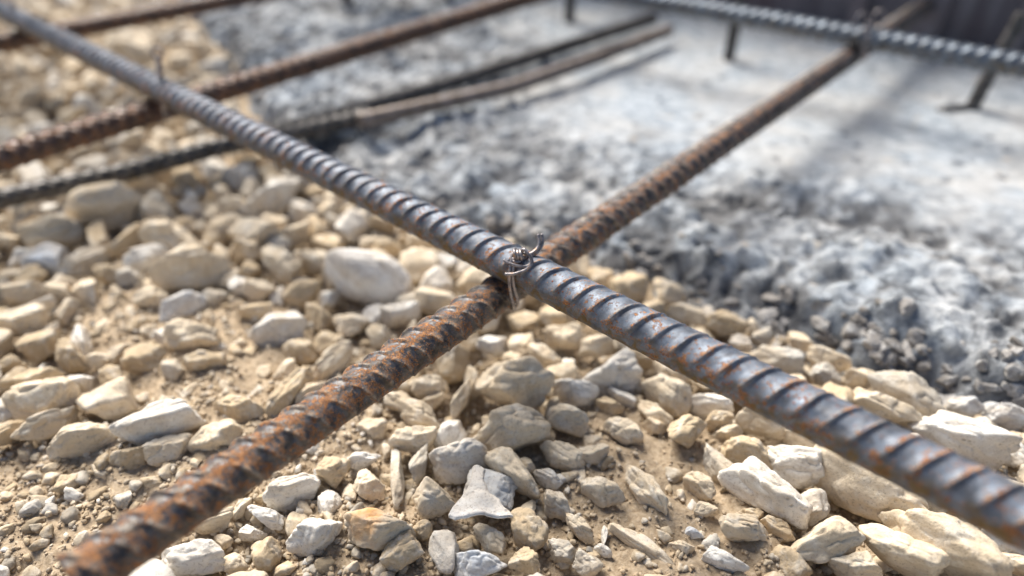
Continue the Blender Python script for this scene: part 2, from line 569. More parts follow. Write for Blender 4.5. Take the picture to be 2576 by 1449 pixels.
# ------------------------------------------------------------------ ribbed bars
def ribbed_bar(name, mat, pts, r, pitch, skew, seam_deg, hrib=0.0007, step=0.0004, nseg=72, w1=0.0004, w2=0.0015, wob=0.0, seed=1, caps=True, row2=1.0, rows=3, asym=1):
    """pts: world axis points; transverse ribs in two rows that fade out at the seams"""
    pts = np.array(pts, float)
    seg = np.linalg.norm(np.diff(pts, axis=0), axis=1)
    L = np.concatenate([[0], np.cumsum(seg)])
    n = int(L[-1] / step)
    s = np.linspace(0, L[-1], n)
    # Catmull-like smoothing by cubic interpolation through the points
    c = np.stack([np.interp(s, L, pts[:, k]) for k in range(3)], 1)
    if len(pts) > 2:
        k = int(0.03 / step)
        ker = np.hanning(2 * k + 1); ker /= ker.sum()
        for q in range(3):
            e = np.concatenate([2 * c[0, q] - c[k:0:-1, q], c[:, q], 2 * c[-1, q] - c[-2:-k - 2:-1, q]])
            c[:, q] = np.convolve(e, ker, 'valid')
    if wob:
        c[:, 2] += wob * (vn(np.stack([s * 6, s * 0], 1), seed) - 0.5)
    t = np.gradient(c, axis=0)
    t /= np.linalg.norm(t, axis=1)[:, None]
    side = np.cross(t, [0, 0, 1.0] if abs(t[0, 2]) < 0.9 else [0, 1.0, 0]); side /= np.linalg.norm(side, axis=1)[:, None]
    up = np.cross(side, t)
    ph = np.linspace(0, 2 * math.pi, nseg, endpoint=False)
    Sg, Pg = np.meshgrid(s, ph, indexing='ij')
    rel = np.mod(Pg - math.radians(seam_deg), 2 * math.pi)
    span = 2 * math.pi / rows
    row = np.floor(rel / span).astype(int) % rows
    psi = (np.mod(rel, span) / span - 0.5) * math.pi     # -90..90 deg inside the row
    irr = 0.0006 * (vn(np.stack([Sg.ravel() * 90, Pg.ravel() * 1.2], 1), seed + 3).reshape(Sg.shape) - 0.5)
    sc = Sg - skew * psi / math.pi - row * (pitch * 0.37) + irr
    idx = np.round(sc / pitch)
    dss = (sc - idx * pitch) * asym
    ds = np.abs(dss)
    env = np.clip(np.cos(psi), 0, 1) ** 0.45
    env = env * sstep(0.02, 0.40, np.cos(psi)) * np.where(row == rows - 1, row2, 1.0)
    var = 0.8 + 0.4 * _h(idx.astype(np.int64), row.astype(np.int64), np.zeros_like(row, np.int64), seed)
    prof = np.where(dss < 0, 1 - sstep(0.0001, 0.0009, -dss), np.clip(1 - dss / (w2 * 2.0), 0, 1) ** 1.5)
    lee = sstep(0.0004, 0.0010, -dss) * sstep(0.0036, 0.0016, -dss) * env  # mask for painted shade along the steep side of each rib
    hgt = hrib * env * prof * var
    # low lengthwise fin at the seams and rolled-in unevenness
    fin = 0.00018 * sstep(0.22, 0.0, np.cos(psi))
    un = (fbm(np.stack([Sg.ravel() * 220, Pg.ravel() * 3.0], 1), 3, seed + 9).reshape(Sg.shape) - 0.5) * 0.00022
    R = r + hgt + fin + un
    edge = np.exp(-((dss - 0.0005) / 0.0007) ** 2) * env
    P = c[:, None, :] + R[..., None] * (np.cos(Pg)[..., None] * side[:, None, :] + np.sin(Pg)[..., None] * up[:, None, :])
    V = P.reshape(-1, 3)
    F = grid_faces(n, nseg, True)
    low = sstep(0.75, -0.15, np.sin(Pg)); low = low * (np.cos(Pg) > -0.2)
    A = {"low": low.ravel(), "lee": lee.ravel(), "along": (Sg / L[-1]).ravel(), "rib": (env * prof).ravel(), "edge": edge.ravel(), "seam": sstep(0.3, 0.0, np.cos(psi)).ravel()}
    origin = c[n // 2].copy()
    me = mesh(name, V - origin, F, attrs=A)
    bm = bmesh.new(); bm.from_mesh(me)
    if caps:
        bm.verts.ensure_lookup_table()
        for base, cc in ((0, c[0]), ((n - 1) * nseg, c[-1])):
            bm.verts.ensure_lookup_table()
            ring = [bm.verts[base + j] for j in range(nseg)]
            sgn = -1 if base == 0 else 1
            tdir = t[0] if base == 0 else t[-1]
            prev = ring
            for q, (f, o) in enumerate(((0.93, 0.0004), (0.6, 0.0006))):
                newr = [bm.verts.new((np.array(v.co) + origin - cc) * f + cc - origin + tdir * sgn * o) for v in ring]
                for j in range(nseg):
                    bm.faces.new((prev[j], prev[(j + 1) % nseg], newr[(j + 1) % nseg], newr[j]))
                prev = newr
            bm.verts.ensure_lookup_table()
            cv = bm.verts.new(cc - origin + tdir * sgn * 0.0006)
            for j in range(nseg):
                bm.faces.new((prev[j], prev[(j + 1) % nseg], cv))
        bmesh.ops.recalc_face_normals(bm, faces=bm.faces)
        for f in bm.faces: f.smooth = True
        bm.to_mesh(me)
    else:
        bmesh.ops.recalc_face_normals(bm, faces=bm.faces)
        bm.to_mesh(me)
    bm.free()
    o = link(name, me, mat, loc=origin)
    return o


ZA, ZC = 0.070, 0.0546
RB = 0.0070
RA = 0.0077


def lineA(x): return 40 + 0.497 * (x - 30)
def lineC(x): return 1385 - 0.6757 * (x - 300)


def pxline(x0, y0, x1, y1, z, t0, t1, n=2):
    """world points on the straight line through two pixels at height z, run on from t0 to t1 metres past them"""
    a, b = at(x0, y0, z), at(x1, y1, z)
    d = (b - a) / np.linalg.norm(b - a)
    return [a - d * t0, b + d * t1]


barA = ribbed_bar("steel_bar", M_STEEL, pxline(30, 40, 2538, lineA(2538), ZA, 0.22, 0.16), RA, 0.0083, 0.0085, 12, asym=-1, seed=2, hrib=0.0012, w1=0.0007, w2=0.0019, row2=0.25)
tag(barA, "grey rust-speckled ribbed bar running from upper left to lower right, over the rusty bar", "steel bar", "steel bars of the reinforcing grid")
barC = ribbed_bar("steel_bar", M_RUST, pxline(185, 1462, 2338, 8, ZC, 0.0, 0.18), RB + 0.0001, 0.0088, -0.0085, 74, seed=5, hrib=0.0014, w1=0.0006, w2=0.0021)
tag(barC, "orange and black rusty ribbed bar under the grey bar, its cut end at lower left", "steel bar", "steel bars of the reinforcing grid")
barB = ribbed_bar("steel_bar", M_STEEL2, pxline(1638, 0, 2538, 158, ZA, 0.45, 0.50), RB, 0.0090, 0.0120, 5, asym=-1, seed=8, step=0.0006, nseg=56, hrib=0.0015, w1=0.0009, w2=0.0025)
tag(barB, "blue grey ribbed bar crossing the upper right corner on top of the rusty bar", "steel bar", "steel bars of the reinforcing grid")
barD = ribbed_bar("steel_bar", M_RUST2, pxline(0, 398, 1287, 8, ZC, 0.30, 0.30), RB, 0.0086, -0.0080, 60, seed=11, step=0.0006, nseg=56, hrib=0.0016, w1=0.0007, w2=0.0023)
tag(barD, "brown rusty ribbed bar second from the front, passing under the grey bar at upper left", "steel bar", "steel bars of the reinforcing grid")
barE = ribbed_bar("steel_bar", M_RUST2, pxline(0, 108, 575, 2, ZC, 0.25, 0.40), RB, 0.0086, -0.0080, 60, seed=14, step=0.0007, nseg=48, hrib=0.0016, w1=0.0007, w2=0.0023)
tag(barE, "farthest dark brown rusty bar, cutting off the top left corner", "steel bar", "steel bars of the reinforcing grid")

# bars lying low, on the stones and on the concrete
F_PTS = [at(-220, 560, 0.020), at(0, 500, 0.021), at(300, 437, 0.022), at(560, 367, 0.022), at(725, 336, 0.022), at(930, 292, 0.023), at(1100, 262, 0.024), at(1288, 220, 0.024),
         at(1488, 150, 0.024), at(1600, 108, 0.024), at(1683, 76, 0.023)]
barF = ribbed_bar("steel_bar", M_BLACK, F_PTS[:6], 0.0058, 0.0086, -0.008, 60, seed=17, step=0.0006, nseg=56, hrib=0.0014)
tag(barF, "dark bar lying low on the stones, passing under the grey bar at left", "steel bar", "loose bars lying on the ground")
barG = ribbed_bar("steel_bar", M_BROWN, [at(905, 304, 0.027)] + F_PTS[6:], 0.0056, 0.0086, -0.008, 60, seed=19, step=0.0007, nseg=48, hrib=0.0003)
tag(barG, "pale brown slightly bent bar lying on the rough concrete", "steel bar", "loose bars lying on the ground")
barH = ribbed_bar("steel_bar", M_BLACK, [at(650, 345, 0.022), at(1150, 203, 0.021), at(1645, 46, 0.020)],
                  0.0058, 0.0086, -0.008, 60, seed=23, step=0.0007, nseg=48)
tag(barH, "thin black bar lying just behind the pale brown bar on the concrete", "steel bar", "loose bars lying on the ground")


# ------------------------------------------------------------------ tubes (wires, posts)
def tube(P, r, nseg=14, step=0.00025, taper=True):
    P = np.array(P, float)
    # Catmull-Rom
    Q = np.vstack([2 * P[0] - P[1], P, 2 * P[-1] - P[-2]])
    out = []
    for i in range(1, len(Q) - 2):
        m = max(3, int(np.linalg.norm(Q[i + 1] - Q[i]) / step))
        t = np.linspace(0, 1, m, endpoint=False)[:, None]
        p0, p1, p2, p3 = Q[i - 1], Q[i], Q[i + 1], Q[i + 2]
        out.append(0.5 * ((2 * p1) + (-p0 + p2) * t + (2 * p0 - 5 * p1 + 4 * p2 - p3) * t ** 2 + (-p0 + 3 * p1 - 3 * p2 + p3) * t ** 3))
    c = np.vstack(out + [P[-1:]])
    t = np.gradient(c, axis=0); t /= np.linalg.norm(t, axis=1)[:, None] + 1e-12
    u = np.cross(t[0], [0.3, 0.2, 0.9]); u /= np.linalg.norm(u)
    fr = []
    for k in range(len(c)):
        u = u - t[k] * (u @ t[k]); u /= np.linalg.norm(u)
        fr.append((u, np.cross(t[k], u)))
    U = np.array([f[0] for f in fr]); W = np.array([f[1] for f in fr])
    ph = np.linspace(0, 2 * math.pi, nseg, endpoint=False)
    rr = np.full(len(c), r)
    if taper:
        rr[0] = rr[-1] = r * 0.55
    Vv = c[:, None] + rr[:, None, None] * (np.cos(ph)[None, :, None] * U[:, None] + np.sin(ph)[None, :, None] * W[:, None])
    return Vv.reshape(-1, 3), len(c), nseg


def tubes_mesh(name, paths, r, **kw):
    Vs, Fs, n0 = [], [], 0
    bm = bmesh.new()
    for k, P in enumerate(paths):
        rad = r[k] if isinstance(r, (list, tuple)) else r
        V, n, m = tube(P, rad, **kw)
        vs = [bm.verts.new(v) for v in V]
        for i in range(n - 1):
            for j in range(m):
                bm.faces.new((vs[i * m + j], vs[i * m + (j + 1) % m], vs[(i + 1) * m + (j + 1) % m], vs[(i + 1) * m + j]))
        bm.faces.new(vs[:m][::-1]); bm.faces.new(vs[-m:])
    for f in bm.faces: f.smooth = True
    bmesh.ops.recalc_face_normals(bm, faces=bm.faces)
    me = bpy.data.meshes.new(name)
    bm.to_mesh(me); bm.free()
    return me


def empty(name, loc):
    o = bpy.data.objects.new(name, None)
    COL.objects.link(o)
    o.location = loc
    o.empty_display_size = 0.01
    return o


def part(name, me, mat, parent):
    """mesh built in world coordinates, parented to an empty without moving it"""
    o = link(name, me, mat, parent)
    o.matrix_parent_inverse = parent.matrix_world.inverted() if False else __import__("mathutils").Matrix.Translation(parent.location).inverted()
    return o


def wp(x, y, off, z=None):
    """point of the close-up: pixel of the crop, metres toward the camera from the grey bar's axis plane"""
    X, Y = (1300 + x / 3.623) / 1.2112, (600 + y / 3.623) / 1.2112
    d = 0.2700 + 0.0 * X
    # depth of the grey bar's axis plane (horizontal, z = ZA) at the crossing column
    q = at((1300 + 1000 / 3.623) / 1.2112, lineA((1300 + 1000 / 3.623) / 1.2112), ZA)
    dep = proj(q)[2]
    return atd(X, Y, float(dep) - off - (0.0019 if off > 0 else -0.002))


cross = at(1332.5, 687, ZA)
tie = empty("wire_tie", cross)
tag(tie, "twisted tie wire with a hooked tail where the grey and rusty bars cross", "wire tie", "wire ties at the bar crossings")
WR = 0.00064
# two strands down over the front of both bars and back round underneath
s1 = [wp(1010, 600, -0.0030), wp(975, 575, 0.0040), wp(950, 620, 0.0062), wp(932, 720, 0.0074), wp(920, 830, 0.0072), wp(914, 920, 0.0056), wp(920, 1010, 0.0040), wp(935, 1100, 0.0020), wp(955, 1175, 0.0002), wp(965, 1235, -0.0035), wp(930, 1225, -0.010), wp(960, 1100, -0.018), wp(1100, 900, -0.020), wp(1150, 750, -0.014), wp(1080, 650, -0.006)]
s2 = [wp(1040, 610, -0.0030), wp(1005, 590, 0.0040), wp(985, 640, 0.0062), wp(968, 740, 0.0074), wp(955, 850, 0.0072), wp(958, 940, 0.0056), wp(975, 1030, 0.0040), wp(995, 1100, 0.0022), wp(1006, 1150, 0.0006), wp(1000, 1200, -0.0030), wp(965, 1195, -0.010), wp(1000, 1080, -0.018), wp(1140, 890, -0.020), wp(1190, 760, -0.014), wp(1110, 660, -0.006)]
part("strand", tubes_mesh("strand", [s1], WR), M_WIRE, tie)
part("strand", tubes_mesh("strand", [s2], WR), M_WIRE, tie)
# twisted knot: coils round a short core
knot = []
for turns, x0, x1, ph0 in ((2.6, 962, 1060, 0.3), (1.6, 990, 1085, 2.6)):
    pts = []
    for k in range(60):
        u = k / 59
        a = ph0 + u * 2 * math.pi * turns
        pts.append(wp(x0 + (x1 - x0) * u, 632 + 18 * u - 50 * math.cos(a), 0.0072 + 0.0026 * math.sin(a)))
    knot.append(pts)
part("knot", tubes_mesh("knot", knot + [[wp(930, 680, 0.0070), wp(1000, 690, 0.0076), wp(1060, 660, 0.0072), wp(1110, 645, 0.0066)], [wp(935, 700, 0.0070), wp(990, 720, 0.0078), wp(1050, 700, 0.0076), wp(1100, 660, 0.0066)]], WR), M_WIRE, tie)
h1 = [wp(1090, 665, 0.0060), wp(1130, 655, 0.0055), wp(1190, 632, 0.0050), wp(1245, 585, 0.0045), wp(1275, 525, 0.0042), wp(1278, 460, 0.0040), wp(1270, 408, 0.0040)]
h2 = [wp(1085, 650, 0.0066), wp(1125, 635, 0.0062), wp(1175, 612, 0.0058), wp(1220, 570, 0.0053), wp(1245, 515, 0.0050), wp(1240, 455, 0.0048), wp(1228, 412, 0.0047)]
part("hooked_tail", tubes_mesh("hooked_tail", [h1, h2], WR), M_WIRE, tie)
l1 = [wp(1040, 590, 0.0090), wp(1075, 580, 0.0100), wp(1105, 610, 0.0105), wp(1140, 655, 0.0105), wp(1163, 705, 0.0104), wp(1150, 755, 0.0102), wp(1100, 800, 0.0100), wp(1030, 832, 0.0100), wp(950, 852, 0.0098), wp(862, 853, 0.0092)]
l2 = [wp(850, 692, 0.0085), wp(880, 720, 0.0090), wp(940, 745, 0.0094), wp(1010, 762, 0.0096), wp(1080, 770, 0.0096), wp(1130, 752, 0.0094), wp(1160, 715, 0.0092), wp(1150, 665, 0.0088), wp(1110, 625, 0.0084), wp(1070, 620, 0.0080)]
part("curled_loop", tubes_mesh("curled_loop", [l1, l2], WR), M_WIRE, tie)


def small_tie(px, py, zoff, label, hook=1.0, flip=1):
    c = at(px, py, ZA)
    t = empty("wire_tie", c)
    tag(t, label, "wire tie", "wire ties at the bar crossings")
    tow = np.array([0, 0, CAM_H]) - c; tow /= np.linalg.norm(tow)
    rgt = np.array([1.0, 0, 0]); upv = np.cross(rgt, -tow); upv /= np.linalg.norm(upv)
    def q(a, b, o): return c + rgt * a + upv * b + tow * o
    R = 0.0090
    wrap = [q(0.001 * flip, 0.0045, 0.006), q(0, 0, R), q(-0.001, -0.006, 0.0058), q(-0.001, -0.012, 0.0020), q(0, -0.016, -0.004), q(0.001, -0.012, -0.013), q(0.001, 0.0, -0.016), q(0.001, 0.006, -0.006), q(0, 0.0065, 0.002)]
    wrap2 = [v + rgt * 0.0013 for v in wrap]
    part("strand", tubes_mesh("strand", [wrap], 0.0008, nseg=8, step=0.0006), M_WIRE, t)
    part("strand", tubes_mesh("strand", [wrap2], 0.0008, nseg=8, step=0.0006), M_WIRE, t)
    kn = []
    for ph0 in (0, math.pi):
        kn.append([q(0.0012 * math.cos(ph0 + k * 0.8) , 0.004 + 0.009 * hook * k / 24, 0.0062 + 0.0012 * math.sin(ph0 + k * 0.8)) for k in range(25)])
    part("knot", tubes_mesh("knot", kn, 0.0009, nseg=8, step=0.0004), M_WIRE, t)
    return t, q


t1, q = small_tie(408, 228, 0, "tie wire with an upright knot where the grey bar crosses the second rusty bar", 1.8)
part("curled_loop", tubes_mesh("curled_loop", [[q(0, 0.018, 0.006), q(-0.003, 0.0215, 0.006), q(0.0, 0.025, 0.006), q(0.0035, 0.0225, 0.006), q(0.002, 0.019, 0.006)]], 0.0008, nseg=8, step=0.0005), M_WIRE, t1)
t2, q = small_tie(40, 45, 0, "tie wire at the crossing nearest the top left corner", 1.0)
part("curled_loop", tubes_mesh("curled_loop", [[q(0, 0.012, 0.006), q(-0.004, 0.017, 0.005), q(-0.001, 0.022, 0.004), q(0.005, 0.021, 0.004)]], 0.0006, nseg=8, step=0.0005), M_WIRE, t2)
t3, q = small_tie(2180, 95, 0, "tie wire with two round loops on the blue grey bar at upper right", 0.7)
for sx, bx in ((-0.0055, 0.011), (0.0065, 0.013)):
    lp = [q(0.001, 0.005, 0.006)] + [q(sx + 0.0042 * math.sin(a) * (1 if sx > 0 else -1), bx - 0.0065 * math.cos(a), 0.005) for a in np.linspace(0.3, 6.0, 12)]
    part("curled_loop", tubes_mesh("curled_loop", [lp], 0.0006, nseg=8, step=0.0005), M_WIRE, t3)


# upright stubs standing in the concrete
def stub(px, py, r, hgt, label, lean=(0, 0), foot=None):
    b = at(px, py, 0.012)
    pts = [b + np.array([0, 0, -0.015]), b + np.array([lean[0] * 0.5, lean[1] * 0.5, hgt * 0.5]), b + np.array([lean[0], lean[1], hgt])]
    o = ribbed_bar("steel_stub", M_BLACK, pts, r, 0.0086, 0.006, 40, seed=31, step=0.0012, nseg=24)
    if foot is not None:
        fo = tubes_mesh("foot", [[b + np.array([0.004, 0, 0.006]), b + np.array([0.0, 0, 0.003]), b + np.array(foot) * 0.5 + np.array([0, 0, 0.003]), b + np.array(foot) + np.array([0, 0, 0.002])]], r * 0.95, nseg=16, step=0.002)
        f = link("foot", fo, M_BLACK, o)
        f.matrix_parent_inverse = __import__("mathutils").Matrix.Translation(o.location).inverted()
    return tag(o, label, "steel stub", "upright stubs in the concrete")


stub(1833, 148, 0.0052, 0.13, "dark upright stub in the concrete behind the blue grey bar, left of the crossing")
stub(2433, 285, 0.0050, 0.075, "leaning upright stub with a bent foot under the right end of the blue grey bar", (0.014, 0.004), (-0.026, -0.004, 0))
stub(1432, 48, 0.0058, 0.13, "dark upright stub behind the end of the thin black bar")
stub(1130, 8, 0.0050, 0.12, "upright stub at the top edge left of the middle")
stub(875, 14, 0.0060, 0.12, "leftmost upright stub on the grey blue concrete at the top edge")


# formwork board behind the slab, with upright battens
def box(name, c, ax, ay, dims, mat, parent=None, bev=0.0015):
    """box centred on c: ax, ay horizontal unit axes, dims along ax, ay, z"""
    bm = bmesh.new()
    bmesh.ops.create_cube(bm, size=1)
    for v in bm.verts:
        x, y, z = v.co
        v.co = Vector(np.array(ax) * x * dims[0] + np.array(ay) * y * dims[1] + np.array([0, 0, 1.0]) * z * dims[2])
    bmesh.ops.bevel(bm, geom=bm.edges[:], offset=bev, segments=2, affect='EDGES')
    me = bpy.data.meshes.new(name); bm.to_mesh(me); bm.free()
    o = link(name, me, mat, loc=c)
    return o


DB = np.array([0.7905, -0.6125, 0]); NB = np.array([0.6125, 0.7905, 0])
base0 = np.array([0.183, 0.790, 0]) + NB * 0.062
root = empty("formwork_board", tuple(base0))
tag(root, "dark purple brown timber formwork standing along the back of the concrete", "formwork")
HB = 0.28


def bpart(name, along, out, w_, d_, h_, z0=-0.01):
    c = base0 + DB * along + NB * out + np.array([0, 0, z0 + h_ / 2])
    o = box(name, c - base0, DB, NB, (w_, d_, h_), M_WOOD, None)
    o.parent = root
    return o


bpart("board", 0.1, 0.012, 2.2, 0.022, HB)
for k, a_ in enumerate((-0.55, -0.27, 0.02, 0.17, 0.235, 0.31, 0.372, 0.46)):
    bpart("batten", a_, -0.0085, (0.03, 0.022, 0.035, 0.014, 0.028, 0.012, 0.03, 0.03)[k], 0.019, HB + 0.012)

# ------------------------------------------------------------------ stones
TINT = {"W": (0.80, 0.78, 0.74), "B": (0.64, 0.68, 0.73), "C": (0.73, 0.63, 0.49), "T": (0.56, 0.45, 0.31), "G": (0.50, 0.475, 0.43)}
WORD = {"W": "whitish", "B": "bluish white", "C": "cream", "T": "tan", "G": "grey"}


def ico(sub):
    bm = bmesh.new()
    bmesh.ops.create_icosphere(bm, subdivisions=sub, radius=1)
    V = np.array([v.co[:] for v in bm.verts]); F = np.array([[v.index for v in f.verts] for f in bm.faces])
    bm.free()
    return V / np.linalg.norm(V, axis=1)[:, None], F


ICO = {k: ico(k) for k in (1, 2, 3, 4, 5)}


def rock(seed, dims, sub=5, round_=None, detail=1.0):
    """broken limestone: planes cut off a ball, edges softened, chipped and pitted; dims = full extents"""
    rs = np.random.RandomState(seed)
    U, F = ICO[sub]
    K = rs.randint(10, 18)
    N = rs.normal(size=(K, 3)); N /= np.linalg.norm(N, axis=1)[:, None]
    N = np.vstack([N, [[0, 0, 1], [0, 0, -1]] + rs.normal(size=(2, 3)) * 0.15])
    N /= np.linalg.norm(N, axis=1)[:, None]
    D = rs.uniform(0.60, 0.95, len(N))
    q = rs.uniform(26, 70) if round_ is None else round_
    dots = np.clip(U @ N.T, 1e-4, None)
    r = ((D / dots) ** -q).sum(1) + 1.25 ** -q
    r = r ** (-1 / q)
    P = U * r[:, None]
    ext = P.max(0) - P.min(0)
    P = (P - (P.max(0) + P.min(0)) / 2) / ext * 1.0
    o = rs.uniform(0, 50, 3)
    n1 = fbm(P * 2.6 + o, 3, seed % 97) - 0.5
    n2 = fbm(P * 9.0 + o, 3, seed % 89, 0.6) - 0.5
    ridge = 1 - np.abs(2 * vn(P * 4.5 + o, seed % 71) - 1)
    P = P + U * (n1 * 0.09 + n2 * 0.05 * detail - 0.06 * detail * ridge ** 4)[:, None]
    ext = P.max(0) - P.min(0)
    P = (P - (P.max(0) + P.min(0)) / 2) / ext
    return P * np.array(dims), F


def rotz(P, a):
    c, s = math.cos(a), math.sin(a)
    return np.column_stack([P[:, 0] * c - P[:, 1] * s, P[:, 0] * s + P[:, 1] * c, P[:, 2]])


def tilt(P, ax, ay):
    c, s = math.cos(ax), math.sin(ax)
    P = np.column_stack([P[:, 0], P[:, 1] * c - P[:, 2] * s, P[:, 1] * s + P[:, 2] * c])
    c, s = math.cos(ay), math.sin(ay)
    return np.column_stack([P[:, 0] * c + P[:, 2] * s, P[:, 1], -P[:, 0] * s + P[:, 2] * c])


